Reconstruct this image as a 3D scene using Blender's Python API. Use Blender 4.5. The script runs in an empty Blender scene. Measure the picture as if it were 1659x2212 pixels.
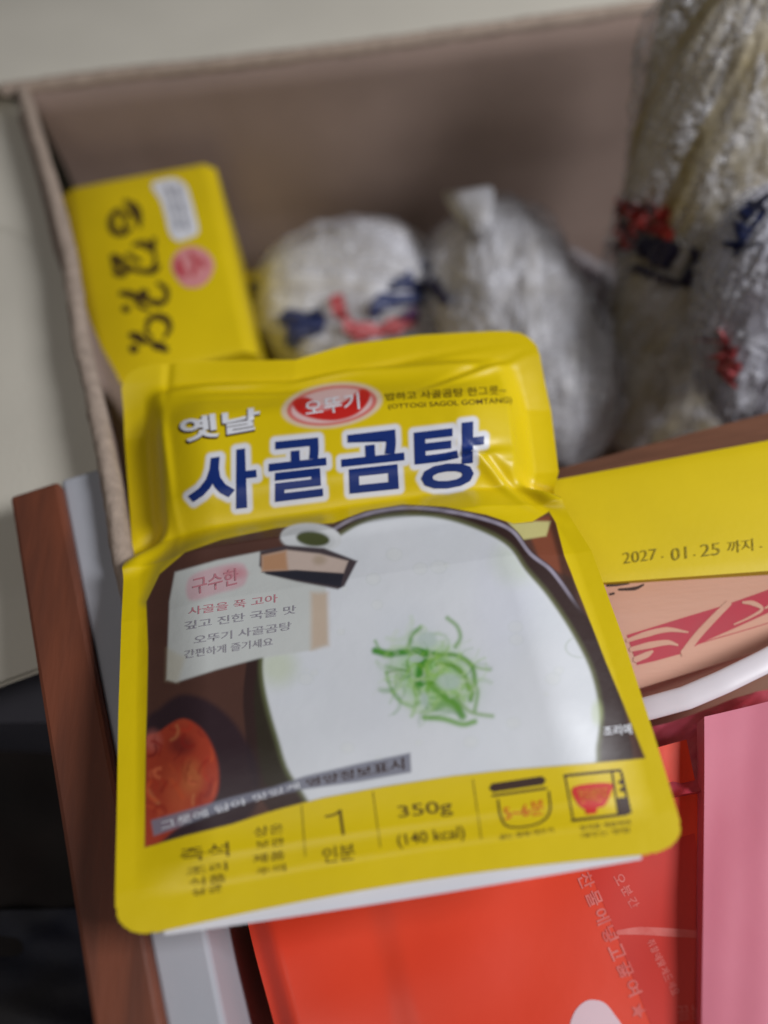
import bpy, bmesh, math, random
import numpy as np
from mathutils import Vector, Matrix

random.seed(7)
SC = bpy.context.scene
COL = SC.collection

# ------------------------------------------------------------------ camera
PITCH = math.radians(60.0)      # looking down into the carton
ROLL = math.radians(7.5)
CAM = np.array([0.0, 0.0, 0.42])
VFOV = math.radians(67.0)
W0, H0 = 1659.0, 2212.0         # size at which the photograph was measured
FPX = (H0 / 2) / math.tan(VFOV / 2)
FWD = np.array([0, math.cos(PITCH), -math.sin(PITCH)])
UP0 = np.array([0, math.sin(PITCH), math.cos(PITCH)])
X0 = np.array([1.0, 0, 0])
CR = math.cos(ROLL) * X0 - math.sin(ROLL) * UP0
CU = math.sin(ROLL) * X0 + math.cos(ROLL) * UP0

cd = bpy.data.cameras.new('camera')
cam = bpy.data.objects.new('camera', cd)
COL.objects.link(cam)
cd.sensor_fit = 'VERTICAL'
cd.sensor_height = 24.0
cd.lens = 12.0 / math.tan(VFOV / 2)
cd.clip_start = 0.01
cd.clip_end = 50
cd.dof.use_dof = True
cd.dof.focus_distance = 0.232
cd.dof.aperture_fstop = 2.2
B = -FWD
cam.matrix_world = Matrix(((CR[0], CU[0], B[0], CAM[0]), (CR[1], CU[1], B[1], CAM[1]),
                           (CR[2], CU[2], B[2], CAM[2]), (0, 0, 0, 1)))
SC.camera = cam

# ------------------------------------------------------------------ light
world = bpy.data.worlds.new('World')
SC.world = world
world.use_nodes = True
bg = world.node_tree.nodes['Background']
bg.inputs[0].default_value = (0.80, 0.86, 1.0, 1)
bg.inputs[1].default_value = 0.02


def area(name, loc, target, size, power, color):
    l = bpy.data.lights.new(name, 'AREA')
    l.shape = 'RECTANGLE'
    l.size, l.size_y = size
    l.energy = power
    l.color = color
    o = bpy.data.objects.new(name, l)
    o.location = loc
    d = Vector(target) - Vector(loc)
    o.rotation_euler = d.to_track_quat('-Z', 'Y').to_euler()
    COL.objects.link(o)
    return o


area('window_light', (0.85, -0.05, 0.95), (0.02, 0.10, 0.17), (0.40, 0.35), 10.5, (0.96, 0.97, 1.0))
area('fill_light', (-0.35, -0.45, 1.5), (-0.05, 0.1, 0.15), (0.8, 0.6), 3.0, (1.0, 0.95, 0.9))  # added unseen weak fill from the front left

vs = SC.view_settings
vs.view_transform = 'Standard'
vs.look = 'None'
vs.exposure = 0.12
vs.gamma = 1.0
SC.cycles.use_denoising = True


# ------------------------------------------------------------------ helpers
def ray(px, py):
    px = np.asarray(px, float); py = np.asarray(py, float)
    a = (px - W0 / 2) / FPX
    b = -(py - H0 / 2) / FPX
    return FWD + a[..., None] * CR + b[..., None] * CU


def at_z(px, py, z):
    d = ray(px, py)
    t = (np.asarray(z, float) - CAM[2]) / d[..., 2]
    return CAM + t[..., None] * d


def at_y(px, py, y):
    d = ray(px, py)
    t = (np.asarray(y, float) - CAM[1]) / d[..., 1]
    return CAM + t[..., None] * d


def project(P):
    q = P - CAM
    dep = q @ FWD
    return np.stack([(q @ CR) / dep * FPX + W0 / 2, -(q @ CU) / dep * FPX + H0 / 2], -1)


def s2l(c):
    c = np.asarray(c, float) / 255.0
    return np.where(c <= 0.04045, c / 12.92, ((c + 0.055) / 1.055) ** 2.4)


def smooth(a, b, x):
    t = np.clip((x - a) / (b - a), 0, 1)
    return t * t * (3 - 2 * t)


class Wave:
    """vectorised pseudo noise: a sum of random sines, about -1..1"""
    def __init__(self, seed, freq, n=9, ridged=False):
        r = np.random.RandomState(seed)
        ang = r.uniform(0, 2 * math.pi, n)
        f = freq * r.uniform(0.5, 1.6, n)
        self.kx, self.ky = f * np.cos(ang), f * np.sin(ang)
        self.ph = r.uniform(0, 2 * math.pi, n)
        self.am = r.uniform(0.5, 1.0, n)
        self.am /= self.am.sum()
        self.ridged = ridged

    def __call__(self, x, y):
        x = np.asarray(x, float); y = np.asarray(y, float)
        o = np.zeros(np.broadcast(x, y).shape)
        for a, b, p, m in zip(self.kx, self.ky, self.ph, self.am):
            s = np.sin(a * x + b * y + p)
            o = o + m * ((1 - 2 * np.abs(s)) if self.ridged else s)
        return o


# ------------------------------------------------------------------ materials
def mat(name, color, rough=0.5, var=0.0, vscale=40.0, bump=0.0, bscale=300.0, color2=None,
        coat=0.0, spec=0.5, trans=0.0, sss=0.0, attr=None, stretch=None, metal=0.0, detail=4.0, bdist=0.001, cells=0.0):
    m = bpy.data.materials.new(name)
    m.use_nodes = True
    nt = m.node_tree
    b = nt.nodes['Principled BSDF']
    b.inputs['Roughness'].default_value = rough
    b.inputs['Specular IOR Level'].default_value = spec
    b.inputs['Coat Weight'].default_value = coat
    b.inputs['Coat Roughness'].default_value = 0.25
    b.inputs['Metallic'].default_value = metal
    b.inputs['Transmission Weight'].default_value = trans
    if sss:
        b.inputs['Subsurface Weight'].default_value = sss
        b.inputs['Subsurface Radius'].default_value = (0.004, 0.003, 0.002)
    tc = nt.nodes.new('ShaderNodeTexCoord')
    mp = nt.nodes.new('ShaderNodeMapping')
    nt.links.new(tc.outputs['Object'], mp.inputs[0])
    if stretch:
        mp.inputs['Scale'].default_value = stretch
    c = (*[float(v) for v in color], 1)
    if attr:
        at = nt.nodes.new('ShaderNodeAttribute')
        at.attribute_name = attr
        src = at.outputs['Color']
    else:
        rgb = nt.nodes.new('ShaderNodeRGB')
        rgb.outputs[0].default_value = c
        src = rgb.outputs[0]
    if var or color2 is not None:
        nz = nt.nodes.new('ShaderNodeTexNoise')
        nz.inputs['Scale'].default_value = vscale
        nz.inputs['Detail'].default_value = detail
        nt.links.new(mp.outputs[0], nz.inputs['Vector'])
        rp = nt.nodes.new('ShaderNodeValToRGB')
        rp.color_ramp.elements[0].position = 0.35
        rp.color_ramp.elements[1].position = 0.65
        nt.links.new(nz.outputs['Fac'], rp.inputs[0])
        mx = nt.nodes.new('ShaderNodeMix')
        mx.data_type = 'RGBA'
        nt.links.new(rp.outputs[0], mx.inputs[0])
        nt.links.new(src, mx.inputs[6])
        if color2 is not None:
            mx.inputs[7].default_value = (*[float(v) for v in color2], 1)
        else:
            mm = nt.nodes.new('ShaderNodeMix')
            mm.data_type = 'RGBA'
            mm.blend_type = 'MULTIPLY'
            mm.inputs[0].default_value = 1.0
            nt.links.new(src, mm.inputs[6])
            k = 1 - var
            mm.inputs[7].default_value = (k, k, k, 1)
            nt.links.new(mm.outputs[2], mx.inputs[7])
        src = mx.outputs[2]
    nt.links.new(src, b.inputs['Base Color'])
    if bump:
        n2 = nt.nodes.new('ShaderNodeTexNoise')
        n2.inputs['Scale'].default_value = bscale
        n2.inputs['Detail'].default_value = 4
        nt.links.new(mp.outputs[0], n2.inputs['Vector'])
        bp = nt.nodes.new('ShaderNodeBump')
        bp.inputs['Strength'].default_value = bump
        bp.inputs['Distance'].default_value = bdist
        hsrc = n2.outputs['Fac']
        if cells:
            vo = nt.nodes.new('ShaderNodeTexVoronoi')
            vo.feature = 'SMOOTH_F1'
            vo.inputs['Scale'].default_value = cells
            vo.inputs['Smoothness'].default_value = 0.6
            nt.links.new(mp.outputs[0], vo.inputs['Vector'])
            ad = nt.nodes.new('ShaderNodeMath')
            ad.operation = 'SUBTRACT'
            nt.links.new(n2.outputs['Fac'], ad.inputs[0])
            nt.links.new(vo.outputs['Distance'], ad.inputs[1])
            hsrc = ad.outputs[0]
        nt.links.new(hsrc, bp.inputs['Height'])
        nt.links.new(bp.outputs[0], b.inputs['Normal'])
    return m


YEL = s2l((232, 203, 8))
M = {}
M['film'] = mat('printed_pouch_film', (1, 1, 1), 0.40, attr='print', bump=0.18, bscale=110, coat=0.10, var=0.05, vscale=25)
M['yellow'] = mat('yellow_carton_print', YEL, 0.5, var=0.06, vscale=30, bump=0.05, bscale=500)
M['white_film'] = mat('white_film', s2l((232, 232, 240)), 0.35, var=0.05, vscale=30)
M['navy'] = mat('navy_ink', s2l((20, 48, 120)), 0.45)
M['white_ink'] = mat('white_ink', s2l((235, 236, 242)), 0.45)
M['brown_ink'] = mat('brown_ink', s2l((92, 70, 18)), 0.5)
M['dark_ink'] = mat('dark_brown_ink', s2l((60, 34, 22)), 0.5)
M['red_ink'] = mat('red_ink', s2l((214, 40, 34)), 0.45)
M['pink_ink'] = mat('pink_ink', s2l((226, 150, 152)), 0.45)
M['grey_ink'] = mat('grey_ink', s2l((150, 152, 165)), 0.5)
M['faint_ink'] = mat('faint_olive_ink', s2l((120, 104, 12)), 0.55)
M['wall'] = mat('kraft_cardboard', s2l((152, 132, 122)), 0.9, var=0.10, vscale=22, bump=0.25, bscale=700, spec=0.15)
M['flap'] = mat('pale_board', s2l((226, 220, 206)), 0.85, var=0.06, vscale=14, bump=0.2, bscale=600, spec=0.2)
M['crease'] = mat('crushed_cardboard_edge', s2l((178, 160, 146)), 0.9, var=0.2, vscale=220, bump=0.5, bscale=500, spec=0.1)


# ------------------------------------------------------------------ objects
def link(name, me, material=None, parent=None):
    o = bpy.data.objects.new(name, me)
    COL.objects.link(o)
    if material is not None:
        me.materials.append(material)
    if parent is not None:
        o.parent = parent
        o.matrix_parent_inverse = parent.matrix_basis.inverted()
    return o


def thing(name, label, cat, loc=(0, 0, 0), group=None):
    o = bpy.data.objects.new(name, None)
    o.empty_display_size = 0.02
    COL.objects.link(o)
    o.location = loc
    return tag(o, label, cat, group)


def tag(o, label, cat, group=None):
    o['label'] = label
    o['category'] = cat
    if group:
        o['group'] = group
    return o


def mesh_from(name, verts, faces, smooth_shade=True):
    me = bpy.data.meshes.new(name)
    me.from_pydata([tuple(v) for v in verts], [], [tuple(f) for f in faces])
    me.update()
    if smooth_shade:
        me.polygons.foreach_set('use_smooth', [True] * len(me.polygons))
    return me


def grid_faces(nu, nv, wrap=False):
    f = []
    for j in range(nv - 1):
        for i in range(nu if wrap else nu - 1):
            a = j * nu + i
            b = j * nu + (i + 1) % nu
            f.append((a, b, b + nu, a + nu))
    return f


class Surf:
    """a parametric sheet S(u, v); prints are laid on it through its own u, v"""
    def __init__(self, fn, front=False):
        self.fn = fn
        n = 120
        u, v = np.meshgrid(np.linspace(0, 1, n), np.linspace(0, 1, n))
        self.gu, self.gv = u.ravel(), v.ravel()
        P = fn(self.gu, self.gv)
        self.gp = project(P)
        ok = np.ones(len(P), bool)
        if front:
            N = self.normal(self.gu, self.gv)
            cc = fn(np.linspace(0, 1, 40, endpoint=False).repeat(40), np.tile(np.linspace(.05, .95, 40), 40)).mean(0)
            if ((P - cc) * N).sum() < 0:
                N = -N
            ok = ((CAM - P) * N).sum(-1) > 0
        self.gu, self.gv, self.gp = self.gu[ok], self.gv[ok], self.gp[ok]

    def normal(self, u, v):
        e = 2e-3
        a = self.fn(u + e, v) - self.fn(u - e, v)
        b = self.fn(u, v + e) - self.fn(u, v - e)
        n = np.cross(a, b)
        return n / (np.linalg.norm(n, axis=-1, keepdims=True) + 1e-12)

    def uv(self, p):
        p = np.asarray(p, float)
        idx = np.empty(len(p), int)
        for s in range(0, len(p), 400):
            d = ((p[s:s + 400, None, :] - self.gp[None]) ** 2).sum(-1)
            idx[s:s + 400] = d.argmin(1)
        u, v = self.gu[idx].copy(), self.gv[idx].copy()
        e = 1e-3
        for _ in range(4):
            q = project(self.fn(u, v))
            du = (project(self.fn(u + e, v)) - q) / e
            dv = (project(self.fn(u, v + e)) - q) / e
            det = du[:, 0] * dv[:, 1] - du[:, 1] * dv[:, 0]
            det = np.where(np.abs(det) < 1e-6, 1e-6, det)
            r = p - q
            a = (r[:, 0] * dv[:, 1] - r[:, 1] * dv[:, 0]) / det
            b = (du[:, 0] * r[:, 1] - du[:, 1] * r[:, 0]) / det
            u = u + np.clip(a, -0.05, 0.05)
            v = v + np.clip(b, -0.05, 0.05)
        return u, v

    def mesh(self, name, nu, nv, us=None, vs_=None):
        us = np.linspace(0, 1, nu) if us is None else us
        vv = np.linspace(0, 1, nv) if vs_ is None else vs_
        u, v = np.meshgrid(us, vv)
        P = self.fn(u.ravel(), v.ravel())
        return mesh_from(name, P, grid_faces(len(us), len(vv)))


# ---- flat print, as thin layers of ink lying on a Surf
def tri2d(polys, maxlen):
    """polys: list of rings (list of xy). returns verts, faces, subdivided"""
    bm = bmesh.new()
    for ring in polys:
        vs = [bm.verts.new((x, y, 0)) for x, y in ring]
        if len(vs) >= 3:
            bm.faces.new(vs)
    return _finish(bm, maxlen)


def _finish(bm, maxlen):
    bmesh.ops.triangulate(bm, faces=bm.faces[:])
    for _ in range(6):
        ed = [e for e in bm.edges if e.calc_length() > maxlen]
        if not ed:
            break
        bmesh.ops.subdivide_edges(bm, edges=ed, cuts=1, use_grid_fill=False)
        bmesh.ops.triangulate(bm, faces=bm.faces[:])
    bm.verts.index_update()
    V = np.array([v.co[:2] for v in bm.verts])
    F = [[v.index for v in f.verts] for f in bm.faces]
    bm.free()
    return V, F


def ink(name, surf, V, F, material, parent, off=0.00012):
    u, v = surf.uv(V)
    P = surf.fn(u, v)
    N = surf.normal(u, v)
    sgn = np.sign(((CAM - P) * N).sum(-1))[:, None]
    me = mesh_from(name, P + N * sgn * off, F)
    o = link(name, me, material, parent)
    return o


_tc = {}


def text_mesh(s, offset=0.0, spacing=1.0):
    key = (s, offset, spacing)
    if key in _tc:
        return _tc[key]
    cu = bpy.data.curves.new('t', 'FONT')
    cu.body = s
    cu.size = 1.0
    cu.resolution_u = 3
    cu.offset = offset
    cu.space_character = spacing
    o = bpy.data.objects.new('t', cu)
    COL.objects.link(o)
    dg = bpy.context.evaluated_depsgraph_get()
    e = o.evaluated_get(dg)
    me = e.to_mesh()
    V = np.array([v.co[:2] for v in me.vertices]) if len(me.vertices) else np.zeros((0, 2))
    F = [list(p.vertices) for p in me.polygons]
    e.to_mesh_clear()
    bpy.data.objects.remove(o)
    bpy.data.curves.remove(cu)
    _tc[key] = (V, F)
    return V, F


def text_quad(name, surf, s, quad, material, parent, bold=0.0, off=0.00014, grow=0.0, maxlen=14, spacing=1.0):
    """quad: TL, TR, BR, BL of the lettering; grow widens the strokes as an outline"""
    V0, _ = text_mesh(s, bold, spacing)
    V, F = text_mesh(s, bold + grow, spacing)
    if not len(V):
        return None
    lo, hi = V0.min(0), V0.max(0)
    a = (V - lo) / (hi - lo)
    tl, tr, br, bl = [np.array(q, float) for q in quad]
    x, y = a[:, :1], a[:, 1:]
    P = (bl * (1 - x) + br * x) * (1 - y) + (tl * (1 - x) + tr * x) * y
    bm = bmesh.new()
    vs = [bm.verts.new((p[0], p[1], 0)) for p in P]
    for f in F:
        try:
            bm.faces.new([vs[i] for i in f])
        except ValueError:
            pass
    V2, F2 = _finish(bm, maxlen)
    return ink(name, surf, V2, F2, material, parent, off)


def stroke_ring(pts, w, n=8):
    """a brush stroke: ribbon through pts with width (a number or a list)"""
    pts = np.array(pts, float)
    k = len(pts)
    t = np.linspace(0, k - 1, max(2, (k - 1) * 6 + 1))
    if k > 2:  # Catmull-Rom
        ext = np.vstack([2 * pts[0] - pts[1], pts, 2 * pts[-1] - pts[-2]])
        out = []
        for x in t:
            i = min(int(x), k - 2); f = x - i
            p0, p1, p2, p3 = ext[i], ext[i + 1], ext[i + 2], ext[i + 3]
            out.append(0.5 * ((2 * p1) + (-p0 + p2) * f + (2 * p0 - 5 * p1 + 4 * p2 - p3) * f * f + (-p0 + 3 * p1 - 3 * p2 + p3) * f ** 3))
        c = np.array(out)
    else:
        c = pts[0] + (pts[1] - pts[0]) * (t / (k - 1))[:, None]
    w = np.interp(t, np.arange(k), np.full(k, w) if np.isscalar(w) else w)
    d = np.gradient(c, axis=0)
    d /= np.linalg.norm(d, axis=1, keepdims=True) + 1e-9
    nn = np.stack([-d[:, 1], d[:, 0]], 1)
    L = c + nn * w[:, None] / 2
    R = c - nn * w[:, None] / 2
    return c, L, R, d, w


def strokes(name, surf, items, material, parent, off=0.00014):
    """items: list of (pts, width). one ink layer"""
    V, F = [], []
    for pts, w in items:
        c, L, R, d, ww = stroke_ring(pts, w)
        b = len(V)
        n = len(c)
        st = c[0] - d[0] * ww[0] * 0.4
        en = c[-1] + d[-1] * ww[-1] * 0.4
        for i in range(n):
            V += [L[i], c[i], R[i]]
        V += [st, en]
        for i in range(n - 1):
            a = b + 3 * i
            F += [(a, a + 1, a + 4, a + 3), (a + 1, a + 2, a + 5, a + 4)]
        F += [(b, b + 3 * n, b + 1), (b + 1, b + 3 * n, b + 2)]
        e = b + 3 * (n - 1)
        F += [(e, e + 1, b + 3 * n + 1), (e + 1, e + 2, b + 3 * n + 1)]
    return ink(name, surf, np.array(V), F, material, parent, off)


def ell(cx, cy, rx, ry, rot=0.0, n=36):
    a = np.linspace(0, 2 * math.pi, n, endpoint=False)
    x, y = rx * np.cos(a), ry * np.sin(a)
    c, s = math.cos(math.radians(rot)), math.sin(math.radians(rot))
    return [(cx + c * p - s * q, cy + s * p + c * q) for p, q in zip(x, y)]


def poly_ink(name, surf, rings, material, parent, off=0.00012, maxlen=18):
    V, F = tri2d(rings, maxlen)
    return ink(name, surf, V, F, material, parent, off)


def lerp_path(path):
    """path: rows (t, px, py, z) -> function t -> world xyz"""
    a = np.array(path, float)

    def f(t):
        t = np.asarray(t, float)
        return at_z(np.interp(t, a[:, 0], a[:, 1]), np.interp(t, a[:, 0], a[:, 2]), np.interp(t, a[:, 0], a[:, 3]))
    return f


def block(name, surf, nu, nv, zb, material, parent=None, inset=0.0):
    """a closed body: the sheet S on top, straight sides down to height zb"""
    u, v = np.meshgrid(np.linspace(0, 1, nu), np.linspace(0, 1, nv))
    P = surf.fn(u.ravel(), v.ravel())
    F = grid_faces(nu, nv)
    ring = [i for i in range(nu)] + [j * nu + nu - 1 for j in range(1, nv)] + \
           [(nv - 1) * nu + i for i in range(nu - 2, -1, -1)] + [j * nu for j in range(nv - 2, 0, -1)]
    V = list(P)
    base = len(V)
    c = P.mean(0)
    for i in ring:
        p = P[i].copy()
        p[:2] = c[:2] + (p[:2] - c[:2]) * (1 - inset)
        p[2] = zb
        V.append(p)
    n = len(ring)
    for k in range(n):
        F.append((ring[k], base + k, base + (k + 1) % n, ring[(k + 1) % n]))
    F.append(tuple(base + k for k in range(n)))
    me = mesh_from(name, V, F)
    bm = bmesh.new(); bm.from_mesh(me)
    bmesh.ops.recalc_face_normals(bm, faces=bm.faces[:])
    for e in bm.edges:
        if len(e.link_faces) == 2 and e.calc_face_angle(0) > math.radians(38):
            e.smooth = False
    bm.to_mesh(me); bm.free()
    return link(name, me, material, parent)


def quad_surf(tl, tr, br, bl, bulge=0.0, wav=None, wamp=0.0, rc=0.0):
    """corners (px, py, z) -> sheet; u to the right, v upwards"""
    A = [at_z(np.array(c[0], float), np.array(c[1], float), c[2]) for c in (bl, br, tr, tl)]

    def f(u, v):
        u = np.asarray(u, float); v = np.asarray(v, float)
        U, Vv = u[:, None], v[:, None]
        P = (A[0] * (1 - U) + A[1] * U) * (1 - Vv) + (A[3] * (1 - U) + A[2] * U) * Vv
        cu, cv = np.clip(u, 0, 1), np.clip(v, 0, 1)
        z = bulge * (np.clip(16 * cu * (1 - cu) * cv * (1 - cv), 0, 1) ** 0.5)
        if wav is not None:
            z = z + wamp * wav(u, v)
        P = P.copy()
        P[:, 2] += z
        return P
    return f


def tube(name, pts, rad, material, parent=None, n=12, flat=1.0):
    pts = [Vector(p) for p in pts]
    V, F = [], []
    for i, p in enumerate(pts):
        d = (pts[min(i + 1, len(pts) - 1)] - pts[max(i - 1, 0)]).normalized()
        s = d.cross(Vector((0, 0, 1))).normalized()
        t = s.cross(d).normalized()
        r = rad[i] if hasattr(rad, '__len__') else rad
        for k in range(n):
            a = 2 * math.pi * k / n
            V.append(p + s * (r * math.cos(a)) + t * (r * flat * math.sin(a)))
    F = grid_faces(n, len(pts), wrap=True)
    F.append(tuple(range(n - 1, -1, -1)))
    F.append(tuple(range((len(pts) - 1) * n, len(pts) * n)))
    return link(name, mesh_from(name, V, F), material, parent)


# ================================================================== setting
RIM = 0.192
# floor under everything
fl = mesh_from('floor', [(-1.5, -1.2, 0), (1.5, -1.2, 0), (1.5, 1.8, 0), (-1.5, 1.8, 0)], [(0, 1, 2, 3)])
fo = link('floor', fl, mat('pale_floor', s2l((176, 172, 160)), 0.7, var=0.08, vscale=6, bump=0.1, bscale=200))
fo['kind'] = 'structure'

# ---- the open cardboard box
def densify(pts, n):
    pts = np.array(pts, float)
    d = np.r_[0, np.cumsum(np.linalg.norm(np.diff(pts, axis=0), axis=1))]
    t = np.linspace(0, d[-1], n)
    return np.stack([np.interp(t, d, pts[:, k]) for k in range(pts.shape[1])], 1)


back_px = [(62, 196), (250, 170), (500, 145), (800, 108), (1100, 66), (1400, 24), (1900, -60)]
left_px = [(62, 196), (95, 300), (125, 400), (165, 550), (192, 737), (220, 850), (258, 1037), (284, 1207), (345, 1480), (410, 1760), (478, 2020), (530, 2230), (590, 2450)]
back = densify([at_z(np.array(x), np.array(y), RIM) for x, y in back_px], 90)
left_z = [RIM] * 8 + [.180, .160, .135, .120, .110]
left = densify([at_z(np.array(x), np.array(y), z) for (x, y), z in zip(left_px, left_z)], 150)
corner = back[0].copy()
left[0] = corner
right_end = back[-1]
front_l = left[-1]
front_r = right_end + (front_l - corner) * 1.0

box = thing('cardboard_box', 'open brown cardboard box with pale flaps folded outward, holding the food packets', 'box', (corner[0] + .2, corner[1] - .2, 0.002))


def sweep(name, path, profile_fn, material, npf, closed=False):
    """profile_fn(i, p, out) -> list of points for path station i"""
    V = []
    n = len(path)
    for i, p in enumerate(path):
        d = path[min(i + 1, n - 1)] - path[max(i - 1, 0)]
        d = d / np.linalg.norm(d)
        out = np.array([d[1], -d[0], 0])
        V += profile_fn(i / (n - 1), p, out)
    m = len(V) // n
    F = grid_faces(m, n)
    return mesh_from(name, V, F)


w1, w2 = Wave(3, 60, 9), Wave(5, 320, 9)
w3 = Wave(9, 14, 6)


def side_profiles(sign, seed, lean, flap_len, flap_drop, flare=0, bulge=0.0, step=0.0, cr=0.0042):
    wa, wb = Wave(seed, 70, 9), Wave(seed + 1, 260, 9)

    def wall(t, p, out):
        out = out * sign
        r = []
        for z in np.linspace(0, 1, 14):
            zz = p[2] * z + 0.002 * (1 - z)
            bow = 0.004 * w3(t * 2, z * 1.5) * math.sin(math.pi * z)
            r.append(p * [1, 1, 0] + np.array([0, 0, zz]) + out * (lean * z - lean + bow + bulge * (1 - z) ** .6 * (1 - float(smooth(.22, .40, t)))))
        # back skin of the wall, 4 mm outside
        r += [q + out * 0.004 for q in reversed(r)]
        return r

    def crease(t, p, out):
        out = out * sign
        r = []
        for k, a in enumerate(np.linspace(-20, 150, 11)):
            a = math.radians(a)
            rr = cr + 0.0005 * float(wa(t * 2.2, k * 0.13)) + 0.0005 * float(wb(t * 2.2, k * 0.2))
            c = p + out * cr * .85
            r.append(c + out * (-math.cos(a) * rr) + np.array([0, 0, math.sin(a) * rr]))
        if step:
            r.append(p + out * .0075 + np.array([0, 0, -step - .001]))
        return r

    def flap(t, p, out):
        out = out * sign
        r = []
        for s in np.linspace(0, 1, 12):
            zz = -flap_drop * s + 0.003 * float(w3(t * 3, s * 2 + seed)) * s
            dirn = np.array([-out[1], out[0], 0]) * flare
            r.append(p + out * (0.0065 + flap_len * s) + dirn * (0.5 * s ** .6 * (1 - t)) + np.array([0, 0, 0.001 - step + zz]))
        r += [q + np.array([0, 0, -0.004]) for q in reversed(r)]
        return r
    return wall, crease, flap


bw, bc, bf = side_profiles(-1, 11, 0.004, 0.40, 0.03, 1, 0.0, 0.0, 0.0036)
link('wall', sweep('wall', back, bw, None, 0), M['wall'], box)
dcor = (back[0] - back[1]) / np.linalg.norm(back[0] - back[1])
back_x = np.vstack([back[0] + dcor * .014, back])
link('crease', sweep('crease', back_x, bc, None, 0), M['crease'], box)
link('flap', sweep('flap', back_x, bf, None, 0), M['flap'], box)
lw, lc, lf = side_profiles(1, 21, 0.004, 0.20, 0.03, -.6, 0.042, 0.012, 0.0036)
link('wall', sweep('wall', left, lw, None, 0), M['wall'], box)
link('crease', sweep('crease', left, lc, None, 0), M['crease'], box)
# the left flap stops part of the way along the wall
zz = [at_z(np.array(x), np.array(y), RIM) for x, y in left_px]
stop = int(np.argmin([abs(project(p[None])[0][1] - 1330) for p in left]))
link('flap', sweep('flap', left[:stop + 1], lf, None, 0), M['flap'], box)
# the walls the contents hide
rp = densify([right_end, front_r], 20)
rw, _, _ = side_profiles(-1, 31, 0.004, 0.1, 0.0)
link('wall', sweep('wall', rp, rw, None, 0), M['wall'], box)
me = mesh_from('base', [(*corner[:2], .003), (*right_end[:2], .003), (*front_r[:2], .003), (*front_l[:2], .003)], [(0, 1, 2, 3)])
link('base', me, M['wall'], box)

# ---- plank and grey board beside the box
def plank(name, pa, pb, pc, pd, z0, z1, material, label, cat, bev=0.0015):
    """top outline pa..pd (px) at height z1, straight sides down to z0"""
    T = [at_z(np.array(float(x)), np.array(float(y)), z1) for x, y in (pa, pb, pc, pd)]
    bm = bmesh.new()
    top = [bm.verts.new(t) for t in T]
    bot = [bm.verts.new((t[0], t[1], z0)) for t in T]
    bm.faces.new(top)
    bm.faces.new(bot[::-1])
    for i in range(4):
        bm.faces.new((top[i], bot[i], bot[(i + 1) % 4], top[(i + 1) % 4]))
    bmesh.ops.recalc_face_normals(bm, faces=bm.faces[:])
    bmesh.ops.bevel(bm, geom=bm.edges[:], offset=bev, segments=2, affect='EDGES', profile=0.5)
    me = bpy.data.meshes.new(name)
    bm.to_mesh(me); bm.free()
    o = link(name, me, material)
    return tag(o, label, cat)


M['wood'] = mat('stained_wood', s2l((122, 66, 44)), 0.6, color2=s2l((98, 54, 38)), vscale=30, bump=0.15, bscale=120, stretch=(4, 0.6, 1))
M['grey_board'] = mat('grey_painted_board', s2l((176, 178, 186)), 0.6, var=0.06, vscale=20, bump=0.08, bscale=200)
plank('wooden_plank', (20, 1072), (126, 1038), (372, 2330), (216, 2330), 0.0, 0.192, M['wood'],
      'reddish brown stained wooden plank standing on edge beside the cardboard box', 'plank')
plank('grey_board', (130, 1036), (236, 1004), (512, 2330), (378, 2330), 0.0, 0.188, M['grey_board'],
      'pale grey painted board between the wooden plank and the cardboard box', 'board')

# ================================================================== main pouch
def pouch_edges():
    # t, px, py, z  from the bottom seal to the top seal
    L = [(0, 250, 2035, .209), (.08, 249, 1930, .209), (.2, 252, 1775, .208), (.4, 256, 1540, .206), (.55, 262, 1345, .204), (.64, 268, 1232, .200),
         (.67, 283, 1190, .191), (.72, 278, 1120, .190), (.85, 266, 945, .192), (.95, 262, 835, .199), (1.0, 268, 790, .202)]
    R = [(0, 1487, 1838, .212), (.08, 1462, 1750, .212), (.2, 1420, 1610, .211), (.4, 1345, 1375, .209), (.55, 1278, 1190, .207), (.64, 1212, 1085, .203),
         (.67, 1198, 1052, .197), (.72, 1208, 1015, .195), (.85, 1192, 880, .196), (.95, 1166, 765, .202), (1.0, 1156, 712, .203)]
    return lerp_path(L), lerp_path(R)


EL, ER = pouch_edges()
pw1, pw2 = Wave(41, 7, 7), Wave(43, 24, 9)


def sm_interp(t, xs, ys):
    t = np.clip(np.asarray(t, float), xs[0], xs[-1])
    i = np.clip(np.searchsorted(xs, t, side='right') - 1, 0, len(xs) - 2)
    xs, ys = np.array(xs), np.array(ys)
    f = (t - xs[i]) / (xs[i + 1] - xs[i])
    f = f * f * (3 - 2 * f)
    return ys[i] * (1 - f) + ys[i + 1] * f


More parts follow.
